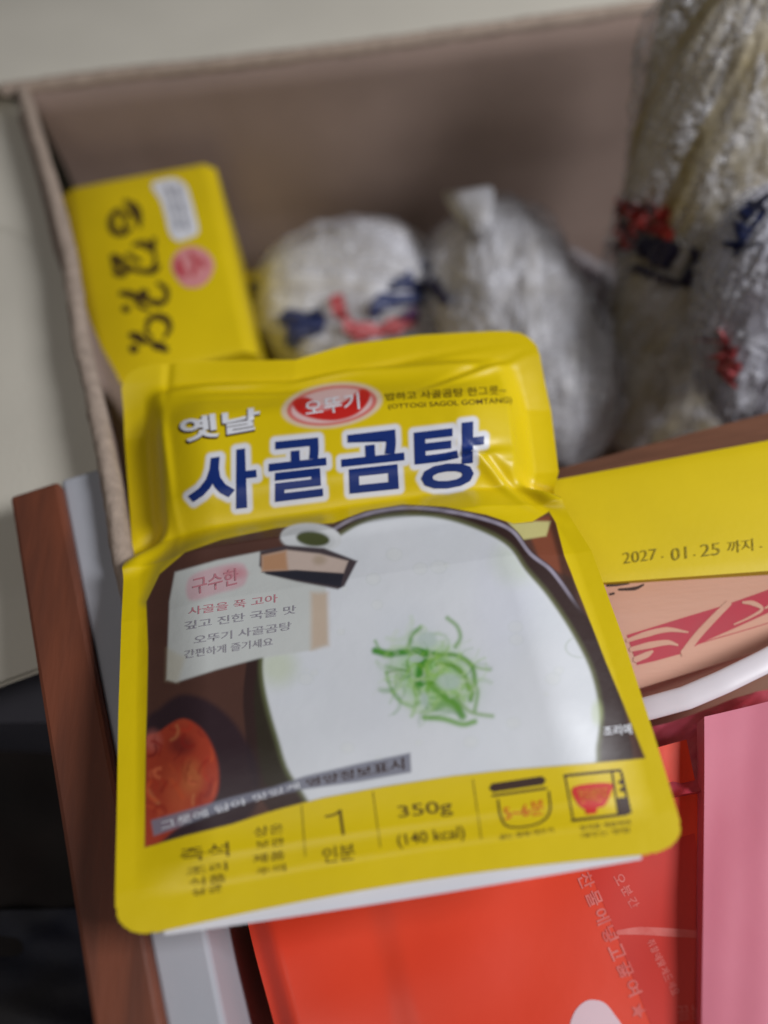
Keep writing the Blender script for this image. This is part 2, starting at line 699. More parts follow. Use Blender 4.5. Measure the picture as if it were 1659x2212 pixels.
def pouch_fn(u, v):
    u = np.asarray(u, float); v = np.asarray(v, float)
    vv = np.clip(v, 0, 1)
    A, Bq = EL(vv), ER(vv)
    # the bottom seal bows upwards in the middle, the top seal is wavy
    P = A + (Bq - A) * u[:, None]
    along = np.array([0.0, 1.0, 0.0])
    arc = np.exp(-((v) / 0.10) ** 2) * 0.0028 * np.sin(math.pi * np.clip(u, 0, 1))
    topw = smooth(.86, 1.0, v) * (np.interp(u, [0, .1, .25, .42, .55, .72, .9, 1], [-.001, -.0006, -.0012, -.0042, .0012, .0026, .0012, -.001]))
    P = P + along * (arc + topw)[:, None]
    B = sm_interp(vv, [0, .055, .12, .3, .5, .62, .665, .72, .82, .915, .95, 1.0],
                  [0, 0, .003, .0065, .0062, .0048, +.0070, .0150, .0165, .0070, .0004, 0])
    sw = np.where(vv > .665, .085, .045)
    sw = .045 + .045 * smooth(.62, .70, vv)
    e = np.minimum(np.clip(u, 0, 1), 1 - np.clip(u, 0, 1))
    shape = smooth(0, 1, np.clip((e - sw * .75) / .16, 0, 1)) ** .8
    shape2 = smooth(sw * .55, sw * 1.25, e)
    up = smooth(.64, .70, vv) * (1 - smooth(.90, .965, vv))
    z = B * (shape * (1 - up) + (0.55 * shape2 + 0.45 * shape) * up)
    z = z + 0.0009 * pw1(u, v) * shape + 0.0005 * pw2(u, v) * (0.4 + 0.6 * up)
    # pinch wrinkles where the sides buckle
    for (cu, cv, sx, sy, am, ang) in [(.965, .655, .05, .012, .004, -20), (.035, .655, .05, .014, .0035, 15), (.86, .685, .09, .010, .0018, -35), (.80, .72, .07, .01, .0012, 8),
                                      (.84, .90, .10, .008, .0010, 20), (.3, .885, .12, .010, .0007, -4), (.62, .93, .2, .008, .0008, 6), (.12, .80, .012, .10, .0010, 3)]:
        a = math.radians(ang)
        du, dv = (u - cu), (v - cv)
        x = du * math.cos(a) + dv * math.sin(a); y = -du * math.sin(a) + dv * math.cos(a)
        z = z + am * np.exp(-(x / sx) ** 2) * (np.exp(-(y / sy) ** 2) - .8 * np.exp(-((y - sy * 1.6) / sy) ** 2))
    # outer seal dips a little on the upper sides
    z = z - 0.0016 * (1 - smooth(0, sw, e)) * up
    P[:, 2] += z
    return P


PS = Surf(pouch_fn)
pouch_base = at_z(np.array(820.), np.array(1500.), .205)
pouch = thing('soup_pouch', 'yellow soup pouch with a bowl of white broth and a large navy Korean title', 'pouch', tuple(pouch_base))

# -------- print picture: colour per vertex of the front film
NU, NV = 400, 470
uu, vv = np.meshgrid(np.linspace(0, 1, NU), np.linspace(0, 1, NV))
PP = pouch_fn(uu.ravel(), vv.ravel())
PX = project(PP)           # artwork sheet coordinates of each film vertex
ax, ay = PX[:, 0], PX[:, 1]


def seg_d(x, y, p, q):
    p = np.array(p, float); q = np.array(q, float)
    d = q - p
    t = np.clip(((x - p[0]) * d[0] + (y - p[1]) * d[1]) / (d @ d + 1e-9), 0, 1)
    return np.hypot(x - p[0] - t * d[0], y - p[1] - t * d[1])


def poly_sd(x, y, ring):
    """signed distance to a polygon, negative inside"""
    rr = np.array(ring, float)
    lo, hi = rr.min(0) - 60, rr.max(0) + 60
    box_ = (x > lo[0]) & (x < hi[0]) & (y > lo[1]) & (y < hi[1])
    if not box_.all():
        full = np.full(x.shape, 60.0)
        if box_.any():
            full[box_] = poly_sd(x[box_], y[box_], ring)
        return full
    d = np.full(x.shape, 1e9)
    ins = np.zeros(x.shape, bool)
    n = len(ring)
    for i in range(n):
        p, q = ring[i], ring[(i + 1) % n]
        d = np.minimum(d, seg_d(x, y, p, q))
        c = ((p[1] > y) != (q[1] > y)) & (x < (q[0] - p[0]) * (y - p[1]) / ((q[1] - p[1]) or 1e-9) + p[0])
        ins ^= c
    return np.where(ins, -d, d)


def smooth_ring(pts, n=6, closed=True):
    pts = np.array(pts, float)
    k = len(pts)
    out = []
    for i in range(k):
        p0, p1, p2, p3 = pts[i - 1], pts[i], pts[(i + 1) % k], pts[(i + 2) % k]
        for f in np.linspace(0, 1, n, endpoint=False):
            out.append(0.5 * ((2 * p1) + (-p0 + p2) * f + (2 * p0 - 5 * p1 + 4 * p2 - p3) * f * f + (-p0 + 3 * p1 - 3 * p2 + p3) * f ** 3))
    return [tuple(o) for o in out]


def line_d(x, y, pts):
    rr = np.array(pts, float)
    lo, hi = rr.min(0) - 60, rr.max(0) + 60
    box_ = (x > lo[0]) & (x < hi[0]) & (y > lo[1]) & (y < hi[1])
    if not box_.all():
        full = np.full(x.shape, 60.0)
        if box_.any():
            full[box_] = line_d(x[box_], y[box_], pts)
        return full
    d = np.full(x.shape, 1e9)
    for p, q in zip(pts[:-1], pts[1:]):
        d = np.minimum(d, seg_d(x, y, p, q))
    return d


img = np.empty((len(ax), 3))
img[:] = YEL


def put(mask, c):
    global img
    c = s2l(c)
    img = img * (1 - mask[:, None]) + c * mask[:, None]


def soft(sd, w):
    return 1 - smooth(-w, w, sd)


nA, nB, nC = Wave(61, .035, 9), Wave(63, .12, 11), Wave(67, .02, 7)
picture = [(313, 1830), (316, 1600), (320, 1400), (316, 1300), (345, 1240), (400, 1193), (480, 1165), (600, 1140), (720, 1130), (790, 1104), (870, 1090), (960, 1095),
           (1050, 1112), (1110, 1132), (1150, 1128), (1186, 1105), (1200, 1130), (1218, 1200), (1262, 1310), (1308, 1430), (1350, 1530), (1394, 1638),
           (1250, 1650), (1100, 1662), (980, 1675), (830, 1698), (700, 1722), (600, 1748), (500, 1780), (400, 1805)]
sd_pic = poly_sd(ax, ay, picture)
in_pic = soft(sd_pic, 2.5)
# olive soft edge of the arch on the left
put(soft(line_d(ax, ay, [(315, 1300), (345, 1225), (400, 1180), (480, 1152), (600, 1128), (690, 1122)]) - 10, 12) * .55, (150, 138, 62))
put(in_pic, (84, 56, 48))
put(in_pic * np.clip(.5 + .5 * nA(ax, ay * 3), 0, 1) * .5, (100, 66, 56))
# reddish wood at the right
put(in_pic * soft(poly_sd(ax, ay, [(1130, 1120), (1230, 1110), (1240, 1250), (1170, 1220)]), 6), (134, 74, 52))
put(in_pic * soft(poly_sd(ax, ay, [(1095, 1126), (1190, 1126), (1180, 1158), (1130, 1166)]), 4), (206, 198, 132))
put(in_pic * soft(poly_sd(ax, ay, [(1192, 1080), (1230, 1180), (1250, 1320), (1300, 1460), (1230, 1330), (1205, 1200), (1188, 1140)]), 7) * .75, (58, 38, 30))
# stone bowl: rim band and soup
rim_o = smooth_ring([(712, 1142), (780, 1108), (870, 1091), (960, 1097), (1050, 1116), (1110, 1142), (1150, 1192), (1195, 1228), (1240, 1290), (1292, 1375), (1332, 1465), (1352, 1550), (1356, 1680),
                     (1200, 1760), (700, 1800), (560, 1720), (528, 1560), (530, 1450), (560, 1300), (640, 1200)])
soup = smooth_ring([(735, 1158), (795, 1127), (880, 1115), (960, 1122), (1040, 1148), (1098, 1182), (1134, 1232), (1182, 1288), (1236, 1370), (1276, 1452), (1294, 1540), (1288, 1610), (1268, 1680),
                    (1100, 1800), (760, 1800), (640, 1690), (600, 1590), (572, 1480), (572, 1400), (600, 1300), (660, 1210)])
sdr, sds = poly_sd(ax, ay, rim_o), poly_sd(ax, ay, soup)
put(in_pic * soft(sdr, 3), (58, 40, 38))
put(in_pic * soft(np.abs(sdr + 6) - 4, 3) * soft(poly_sd(ax, ay, [(700, 1080), (1300, 1080), (1300, 1330), (1180, 1260), (1100, 1180), (700, 1160)]), 20) * (.75 + .25 * nB(ax, ay)), (176, 168, 186))
put(in_pic * soft(sdr + 24, 5) * soft(poly_sd(ax, ay, [(520, 1400), (700, 1400), (700, 1700), (520, 1700)]), 12) * .8, (52, 48, 36))
put(in_pic * soft(sds - 8, 8) * .45, (150, 160, 110))
put(in_pic * soft(sds, 5), (226, 229, 234))
# broth: faint cloudiness and pale fat drops as printed
put(in_pic * soft(sds + 8, 8) * np.clip(nC(ax, ay) * .9, 0, 1) * .5, (212, 218, 228))
put(in_pic * soft(sds + 8, 8) * np.clip(-nC(ax + 300, ay * .7) * .9, 0, 1) * .5, (238, 238, 242))
put(in_pic * soft(np.hypot((ax - 1110) / 44, (ay - 1215) / 46) - 1, .6) * soft(sds + 4, 6) * .55, (206, 222, 176))
put(in_pic * soft(np.hypot((ax - 1085) / 60, (ay - 1290) / 120) - 1, .6) * soft(sds + 4, 6) * .5, (226, 228, 240))
put(in_pic * soft(np.abs(np.hypot((ax - 1254) / 32, (ay - 1398) / 22) - 1) - .08, .10) * soft(sds + 4, 6) * .35, (168, 182, 160))
put(in_pic * soft(np.hypot((ax - 1290) / 12, (ay - 1540) / 26) - 1, .5) * .4, (190, 205, 140))
put(in_pic * soft(np.hypot((ax - 600) / 40, (ay - 1440) / 40) - 1, .7) * soft(sds, 4) * .5, (196, 208, 160))
# scallions in the middle of the broth
def sq(x, y):   # measured in a closer view of the bowl
    return (704.8 + x * .2941, 1247 + y * .2941)
base_g = soft(poly_sd(ax, ay, smooth_ring([sq(440, 690), sq(520, 560), sq(760, 540), (sq(1000, 560)), sq(1110, 700), sq(1130, 1000), sq(1010, 1100), sq(740, 1040), sq(540, 930)])), 10)
blob = np.exp(-(((ax - 935) / 82) ** 2 + ((ay - 1462 - (ax - 935) * .18) / 70) ** 2) ** 1.6)
put(blob * .85, (126, 192, 76))
put(blob * np.clip(nB(ax * .7, ay * .7) * 1.5, 0, 1) * .6, (196, 216, 176))
for pts, w, c, al in [([(360, 540), (450, 560), (560, 550), (660, 540), (800, 570)], 22, (74, 150, 40), .95), ([(600, 520), (630, 430), (690, 370)], 12, (120, 170, 80), .8),
                      ([(890, 300), (960, 360), (985, 440), (950, 510)], 12, (128, 168, 104), .75), ([(720, 590), (700, 690), (690, 770)], 34, (72, 148, 56), .95),
                      ([(760, 580), (940, 570), (1060, 640), (1090, 760), (1060, 900)], 14, (110, 160, 60), .9), ([(820, 640), (930, 650), (1010, 720), (1050, 820)], 16, (122, 166, 58), .9),
                      ([(780, 780), (860, 870), (950, 930), (1000, 1020)], 24, (104, 160, 66), .9), ([(450, 700), (540, 680), (600, 690)], 7, (96, 140, 60), .8),
                      ([(440, 700), (470, 800), (540, 910), (640, 950)], 8, (150, 186, 138), .8), ([(720, 1030), (860, 1040), (1000, 1080), (1090, 1060)], 16, (132, 176, 92), .9),
                      ([(960, 880), (1020, 960), (1090, 1000), (1220, 1020)], 10, (138, 172, 92), .8), ([(1000, 600), (1100, 660), (1200, 680)], 8, (150, 182, 110), .7),
                      ([(800, 950), (880, 930), (960, 960)], 26, (118, 168, 78), .7), ([(360, 470), (400, 540), (480, 580)], 8, (120, 172, 80), .7),
                      ([(660, 800), (720, 880), (740, 960)], 7, (110, 160, 110), .7), ([(1040, 760), (1110, 830), (1090, 980)], 10, (122, 168, 66), .8)]:
    P2 = [sq(*p) for p in stroke_ring(pts, 1)[0]]
    put(soft(line_d(ax, ay, P2) - w * .34, 6) * al, (c[0] * .86, c[1] * .96, c[2] * .7))
rs = np.random.RandomState(5)
for k in range(85):
    a_, r_ = rs.uniform(0, 2 * math.pi), rs.uniform(0, 1) ** .6
    cx, cy = 925 + 8 * r_ + 108 * r_ * math.cos(a_), 1458 + 92 * r_ * math.sin(a_) + 22 * r_ * math.cos(a_)
    ln, t0, bend = rs.uniform(14, 44), rs.uniform(0, math.pi), rs.uniform(-1.2, 1.2)
    tt = np.linspace(-1, 1, 7)
    pts = [(cx + ln * q_ * math.cos(t0 + bend * q_), cy + ln * q_ * math.sin(t0 + bend * q_)) for q_ in tt]
    g_ = [(86, 152, 38), (116, 172, 58), (150, 196, 96), (66, 136, 44), (172, 208, 132), (208, 220, 196)][rs.randint(6)]
    put(soft(line_d(ax, ay, pts) - rs.uniform(.8, 5.5), 4.5) * rs.uniform(.4, .9) * (1 - .7 * r_), g_)
for (x, y, rx, ry) in [(900, 765, 90, 62), (660, 600, 52, 26), (740, 460, 70, 60), (720, 900, 30, 50)]:
    cx, cy = sq(x, y)
    put(soft(np.hypot((ax - cx) / (rx * .294), (ay - cy) / (ry * .294)) - 1, .35) * .75, (190, 206, 200))
# dark bowl with red kimchi
put(in_pic * soft(poly_sd(ax, ay, smooth_ring([(310, 1580), (345, 1530), (395, 1500), (460, 1520), (520, 1580), (560, 1680), (520, 1780), (300, 1830)])), 9) * .9, (50, 36, 44))
kim = smooth_ring([(305, 1618), (345, 1580), (395, 1553), (440, 1580), (468, 1640), (470, 1710), (440, 1750), (380, 1790), (305, 1835)])
put(in_pic * soft(poly_sd(ax, ay, kim), 5), (176, 66, 44))
put(in_pic * soft(poly_sd(ax, ay, kim), 5) * np.clip(nA(ax * 1.2, ay * 1.2) * 1.5, 0, 1) * .7, (204, 96, 60))
put(in_pic * soft(np.hypot((ax - 392) / 26, (ay - 1610) / 20) - 1, .6) * .7, (110, 34, 34))
put(in_pic * soft(np.hypot((ax - 415) / 22, (ay - 1680) / 34) - 1, .6) * .6, (206, 120, 70))
put(in_pic * soft(np.hypot((ax - 330) / 18, (ay - 1600) / 22) - 1, .6) * .5, (206, 118, 108))
kin = in_pic * soft(poly_sd(ax, ay, kim) + 4, 5)
for k in range(46):
    cx, cy = rs.uniform(312, 468), rs.uniform(1565, 1800)
    ln, t0, bend = rs.uniform(8, 26), rs.uniform(.3, 2.2), rs.uniform(-1, 1)
    pts = [(cx + ln * q_ * math.cos(t0 + bend * q_), cy + ln * q_ * math.sin(t0 + bend * q_)) for q_ in np.linspace(-1, 1, 6)]
    g_ = [(214, 92, 52), (150, 38, 30), (226, 150, 96), (190, 60, 40), (120, 28, 28), (232, 120, 80)][rs.randint(6)]
    put(kin * soft(line_d(ax, ay, pts) - rs.uniform(1, 4), 4) * rs.uniform(.35, .8), g_)
# small fat drops on the broth
for k in range(26):
    a_ = rs.uniform(0, 2 * math.pi)
    cx, cy, r_ = 930 + 330 * rs.uniform(.55, 1) * math.cos(a_), 1420 + 260 * rs.uniform(.55, 1) * math.sin(a_), rs.uniform(5, 20)
    dd = np.hypot(ax - cx, (ay - cy) * 1.25) / r_
    put(in_pic * soft(sds + 14, 6) * soft(np.abs(dd - 1) - .12, .16) * .10, (170, 184, 168))
    put(in_pic * soft(sds + 14, 6) * soft(dd - .9, .3) * .14, (228, 232, 214))
# caption bar across the foot of the picture
bar = [(326, 1772), (420, 1745), (500, 1722), (590, 1700), (660, 1676), (770, 1650), (886, 1626), (888, 1668), (770, 1690), (650, 1706), (560, 1726), (480, 1752), (400, 1782), (332, 1806)]
put(soft(poly_sd(ax, ay, bar), 3) * .85, (132, 134, 150))
put(soft(poly_sd(ax, ay, [(640, 1682), (886, 1628), (888, 1668), (650, 1706)]), 3) * .5, (120, 120, 134))
# recipe card
card = [(366, 1300), (378, 1236), (470, 1210), (560, 1192), (640, 1188), (704, 1270), (708, 1392), (680, 1404), (560, 1422), (470, 1446), (380, 1474), (360, 1468)]
put(soft(poly_sd(ax, ay, card), 4), (208, 211, 208))
put(soft(poly_sd(ax, ay, [(672, 1280), (708, 1280), (710, 1394), (672, 1404)]), 9) * .75, (204, 176, 148))
put(soft(poly_sd(ax, ay, [(360, 1400), (400, 1420), (385, 1474), (358, 1470)]), 8) * .4, (196, 184, 150))
put(soft(poly_sd(ax, ay, smooth_ring([(408, 1250), (460, 1226), (525, 1218), (528, 1262), (470, 1282), (410, 1296)])), 6) * .7, (216, 168, 178))
put(soft(np.hypot((ax - 505) / 26, (ay - 1238) / 12) - 1, .6) * .6, (206, 130, 140))
# little dish of seaweed and the tray
put(soft(poly_sd(ax, ay, ell(672, 1162, 66, 32, 4)), 4), (222, 224, 226))
put(soft(poly_sd(ax, ay, ell(664, 1166, 60, 26, 4)), 5) * .35, (186, 190, 190))
put(soft(poly_sd(ax, ay, ell(676, 1164, 36, 16, 6)), 5), (78, 84, 50))
put(soft(poly_sd(ax, ay, [(562, 1190), (620, 1178), (700, 1184), (772, 1212), (744, 1266), (730, 1273), (640, 1256), (575, 1240), (560, 1222)]), 4), (78, 68, 72))
put(soft(poly_sd(ax, ay, [(566, 1200), (620, 1188), (690, 1196), (752, 1212), (742, 1238), (640, 1232), (566, 1234)]), 4), (206, 186, 174))
put(soft(poly_sd(ax, ay, [(566, 1200), (618, 1190), (622, 1232), (566, 1234)]), 6) * .85, (190, 138, 96))
put(soft(np.hypot((ax - 690) / 14, (ay - 1210) / 10) - 1, .7) * .6, (170, 150, 124))
put(soft(poly_sd(ax, ay, [(566, 1236), (640, 1232), (742, 1240), (736, 1268), (640, 1252), (578, 1240)]), 3), (48, 48, 58))
# printed oval emblem: pale halo and rings
def oval(rx, ry, cx=717, cy=876, rot=-8):
    return poly_sd(ax, ay, ell(cx, cy, rx, ry, rot, 60))
put(soft(oval(110, 48), 4), (232, 208, 178))
put(soft(oval(98, 42), 2.5), (222, 120, 112))
put(soft(oval(88, 36), 2.5), (236, 198, 196))
em = smooth_ring([(632, 868), (660, 858), (690, 872), (716, 880), (748, 864), (782, 840), (800, 852), (790, 876), (765, 897), (725, 908), (680, 905), (645, 892)])
put(soft(poly_sd(ax, ay, em), 2.5), (212, 42, 36))
put(soft(np.hypot((ax - 690) / 26, (ay - 880) / 7) - 1, .4) * .6, (240, 196, 196))
# white outline round the big title letters, printed in the film


def glyph_sd(x, y, ch, quad, bold):
    V, F = text_mesh(ch, bold)
    lo, hi = V.min(0), V.max(0)
    a = (V - lo) / (hi - lo)
    tl, tr, br, bl = [np.array(q_, float) for q_ in quad]
    X_, Y_ = a[:, :1], a[:, 1:]
    P = (bl * (1 - X_) + br * X_) * (1 - Y_) + (tl * (1 - X_) + tr * X_) * Y_
    ec = {}
    for f in F:
        for p_, q_ in zip(f, f[1:] + f[:1]):
            k_ = (min(p_, q_), max(p_, q_))
            ec[k_] = ec.get(k_, 0) + 1
    out = np.full(x.shape, 60.0)
    m = (x > P[:, 0].min() - 40) & (x < P[:, 0].max() + 40) & (y > P[:, 1].min() - 40) & (y < P[:, 1].max() + 40)
    xs, ys = x[m], y[m]
    d = np.full(xs.shape, 1e9)
    ins = np.zeros(xs.shape, bool)
    for (p_, q_), c_ in ec.items():
        if c_ != 1:
            continue
        A_, B_ = P[p_], P[q_]
        d = np.minimum(d, seg_d(xs, ys, A_, B_))
        ins ^= ((A_[1] > ys) != (B_[1] > ys)) & (xs < (B_[0] - A_[0]) * (ys - A_[1]) / ((B_[1] - A_[1]) or 1e-9) + A_[0])
    out[m] = np.where(ins, -d, d)
    return out


TITLE = [('사', [(424, 984), (550, 966), (560, 1094), (400, 1110)]), ('골', [(582, 956), (702, 944), (710, 1070), (580, 1086)]),
         ('곰', [(736, 942), (870, 926), (878, 1054), (740, 1068)]), ('탕', [(894, 926), (1046, 908), (1044, 1048), (898, 1062)])]
for ch, q in TITLE:
    put(soft(glyph_sd(ax, ay, ch, q, .026) - 12, 3.5), (236, 236, 242))
me = bpy.data.meshes.new('front_film')
me.from_pydata([tuple(p) for p in PP], [], grid_faces(NU, NV))
# round the corners of the sheet
bm = bmesh.new(); bm.from_mesh(me); bm.verts.ensure_lookup_table()
ur, vr = uu.ravel(), vv.ravel()
rw_, rh_ = .066, .055
kill = np.zeros(len(ur), bool)
for su in (0, 1):
    for sv in (0, 1):
        a = np.abs(ur - su) / rw_; b = np.abs(vr - sv) / rh_
        k = (.8 if sv else 1.0)
        kill |= (a < k) & (b < k) & (np.hypot(k - a, k - b) > k)
col = np.concatenate([img, np.ones((len(img), 1))], 1).astype('f')
bm.free()
at = me.color_attributes.new('print', 'FLOAT_COLOR', 'POINT')
at.data.foreach_set('color', col.ravel())
bm = bmesh.new(); bm.from_mesh(me); bm.verts.ensure_lookup_table()
bmesh.ops.delete(bm, geom=[bm.verts[i] for i in np.nonzero(kill)[0]], context='VERTS')
for f in bm.faces:
    f.smooth = True
bm.to_mesh(me); bm.free()
me.update()
film = link('front_film', me, M['film'], pouch)
film['label'] = 'glossy yellow front film with a printed picture of white broth'
# back film: plain white, straight along the foot, follows just under the front
def back_fn(u, v):
    P = pouch_fn(u, np.clip(v, 0.0, 1))
    e = np.minimum(u, 1 - u)
    dn = 0.0012 + 0.012 * smooth(.03, .22, e) * smooth(.05, .25, v) * (1 - smooth(.78, .97, v))
    P = P.copy()
    P[:, 2] -= dn
    P[:, 1] -= 0.0034 * np.sin(math.pi * np.clip(u, 0, 1)) ** 1.0 * np.exp(-(v / .05) ** 2)
    c = P.mean(0)
    return P


BS = Surf(back_fn)
nu, nv = 80, 90
ub, vb = np.meshgrid(np.linspace(.008, .996, nu), np.linspace(0.0, .985, nv))
Pb = back_fn(ub.ravel(), vb.ravel())
mb = mesh_from('back_film', Pb, grid_faces(nu, nv))
bm = bmesh.new(); bm.from_mesh(mb); bm.verts.ensure_lookup_table()
a1, b1 = ub.ravel(), vb.ravel()
kl = np.zeros(len(a1), bool)
for su in (0.008, .996):
    for sv in (0, .985):
        a = np.abs(a1 - su) / .07; b = np.abs(b1 - sv) / .06
        kl |= (a < 1) & (b < 1) & (np.hypot(1 - a, 1 - b) > 1)
bmesh.ops.delete(bm, geom=[bm.verts[i] for i in np.nonzero(kl)[0]], context='VERTS')
bm.to_mesh(mb); bm.free()
link('back_film', mb, M['white_film'], pouch)

# ---- lettering on the pouch
for ch, q in TITLE:
    text_quad('letter', PS, ch, q, M['navy'], film, bold=.026, off=.0002, maxlen=8)
q = [(386, 906), (562, 880), (560, 928), (396, 958)]
text_quad('script_shadow', PS, '옛날', [(x - 2, y + 3) for x, y in q], M['dark_ink'], film, bold=.02, grow=.022, off=.00014)
text_quad('script', PS, '옛날', q, M['white_ink'], film, bold=.028, off=.0003)
text_quad('emblem_lettering', PS, '오뚜기', [(655, 868), (775, 848), (778, 884), (662, 900)], M['white_ink'], film, bold=.012, off=.00016)
text_quad('small_print', PS, '밥하고 사골곰탕 한그릇~', [(832, 850), (1092, 832), (1094, 852), (834, 866)], M['brown_ink'], film, bold=.005)
text_quad('small_print', PS, '(OTTOGI SAGOL GOMTANG)', [(838, 874), (1104, 858), (1106, 874), (840, 886)], M['brown_ink'], film, bold=.005)
text_quad('serving_note', PS, '조리예', [(1302, 1570), (1362, 1563), (1366, 1586), (1304, 1590)], M['white_ink'], film, bold=.015)
text_quad('caption', PS, '영양정보표시', [(660, 1684), (872, 1636), (874, 1662), (664, 1700)], M['dark_ink'], film, bold=.008)
text_quad('caption', PS, '그릇에 담아 맛있게', [(345, 1776), (645, 1690), (648, 1702), (350, 1794)], M['white_ink'], film, bold=.004)
card_t = mat('card_grey_ink', s2l((150, 146, 156)), .6)
card_r = mat('card_rose_ink', s2l((196, 130, 140)), .6)
text_quad('card_lettering', PS, '구수한', [(415, 1250), (515, 1226), (516, 1262), (418, 1286)], card_r, film, bold=.01)
for i, (s, x0, x1) in enumerate([('사골을 푹 고아', 408, 600), ('깊고 진한 국물 맛', 400, 640), ('오뚜기 사골곰탕', 420, 630), ('간편하게 즐기세요', 400, 590)]):
    y = 1312 + 31 * i
    text_quad('card_lettering', PS, s, [(x0, y), (x1, y - (x1 - x0) * .15), (x1, y - (x1 - x0) * .15 + 18), (x0, y + 18)], card_r if i == 0 else card_t, film, bold=.004)
# foot of the pouch: storage, servings, weight, heating marks
fi = M['dark_ink']
for s, q in [('즉석', [(388, 1834), (494, 1814), (496, 1850), (392, 1868)]), ('조리', [(402, 1874), (490, 1858), (492, 1880), (404, 1894)]), ('식품', [(408, 1898), (488, 1882), (490, 1904), (410, 1918)]), ('살균', [(412, 1922), (480, 1906), (482, 1926), (416, 1938)]),
             ('상온', [(548, 1786), (612, 1776), (614, 1800), (550, 1812)]), ('보관', [(552, 1816), (614, 1806), (616, 1826), (554, 1836)]), ('제품', [(546, 1846), (616, 1834), (616, 1856), (548, 1868)]), ('주의', [(552, 1876), (616, 1862), (618, 1882), (556, 1892)]),
             ('인분', [(696, 1830), (766, 1816), (768, 1858), (700, 1868)]),
             ('350g', [(858, 1740), (974, 1722), (980, 1764), (864, 1778)]), ('(140 kcal)', [(856, 1802), (1002, 1778), (1006, 1818), (862, 1838)])]:
    c0 = np.mean(q, axis=0)
    q = [tuple(c0 + (np.array(p) - c0) * (1.0, .86)) for p in q]
    text_quad('foot_lettering', PS, s, q, M['brown_ink'], film, bold=.004)
for pts in ([(652, 1740), (660, 1850)], [(806, 1710), (822, 1830)], [(1022, 1684), (1040, 1812)]):
    strokes('divider', PS, [(pts, 1.6)], M['faint_ink'], film)
strokes('numeral', PS, [([(704, 1764), (722, 1760), (737, 1750)], 4.5), ([(735, 1752), (742, 1802)], 6)], M['brown_ink'], film)
# pot mark
strokes('pot_mark', PS, [([(1064, 1702), (1172, 1686)], 19), ([(1064, 1719), (1180, 1703)], 5), ([(1076, 1728), (1082, 1764), (1096, 1784), (1130, 1786), (1168, 1776), (1188, 1752), (1186, 1710)], 4)], fi, film)
text_quad('pot_lettering', PS, '5~6분', [(1086, 1742), (1174, 1726), (1176, 1758), (1092, 1772)], M['red_ink'], film, bold=.0)
text_quad('foot_lettering', PS, '끓는 물에 데우기', [(1078, 1803), (1194, 1786), (1196, 1798), (1080, 1814)], M['brown_ink'], film)
# microwave mark
strokes('oven_mark', PS, [([(1219, 1676), (1340, 1664)], 6), ([(1221, 1678), (1238, 1770)], 3.5), ([(1236, 1772), (1356, 1758)], 6), ([(1322, 1668), (1336, 1758)], 4), ([(1342, 1668), (1362, 1756)], 5)], fi, film)
poly_ink('oven_panel', PS, [[(1334, 1724), (1354, 1722), (1360, 1756), (1338, 1758)], ell(1341, 1690, 5, 5, n=12), ell(1344, 1706, 5, 5, n=12)], fi, film, .0002)
poly_ink('oven_bowl', PS, [smooth_ring([(1239, 1700), (1318, 1692), (1318, 1716), (1306, 1740), (1290, 1746), (1288, 1756), (1266, 1758), (1264, 1750), (1246, 1734)], 4)], M['red_ink'], film, .00016)
text_quad('oven_lettering', PS, '전자레인지', [(1246, 1706), (1312, 1699), (1310, 1730), (1254, 1736)], mat('orange_ink', s2l((232, 140, 50)), .5), film, bold=.01, off=.0003)
text_quad('foot_lettering', PS, '봉지를 개봉하여', [(1252, 1783), (1360, 1770), (1362, 1782), (1254, 1794)], M['brown_ink'], film)
text_quad('foot_lettering', PS, '데우는 방법', [(1256, 1800), (1358, 1787), (1360, 1798), (1258, 1811)], M['brown_ink'], film)

# ================================================================== yellow packet in the box corner
w_y = Wave(71, 5, 6)


def ypack_fn(u, v):
    f = quad_surf((112, 418, .152), (462, 350, .152), (552, 752, .152), (188, 850, .152), 0.004, w_y, .0012)
    P = f(u, v)
    # the left flank turns down
    P[:, 2] -= 0.004 * smooth(.0, 1, np.clip((.15 - u) / .15, 0, 1))
    P[:, 2] -= 0.004 * smooth(.93, 1.0, u)
    return P


YS = Surf(ypack_fn)
yb = at_z(np.array(340.), np.array(600.), .146)
ypack = thing('yellow_packet', 'yellow packet with brown brush lettering and a small pink emblem in the box corner', 'packet', (yb[0], yb[1], .004))
ypack_body = block('body', YS, 60, 80, .004, M['yellow'], ypack)


def yq(x, y):
    return (108.4 + x * .2811, 336.1 + y * .2811)


def yst(items):
    return [([yq(*p) for p in pts], [a * .37 for a in w] if hasattr(w, '__len__') else w * .37) for pts, w in items]


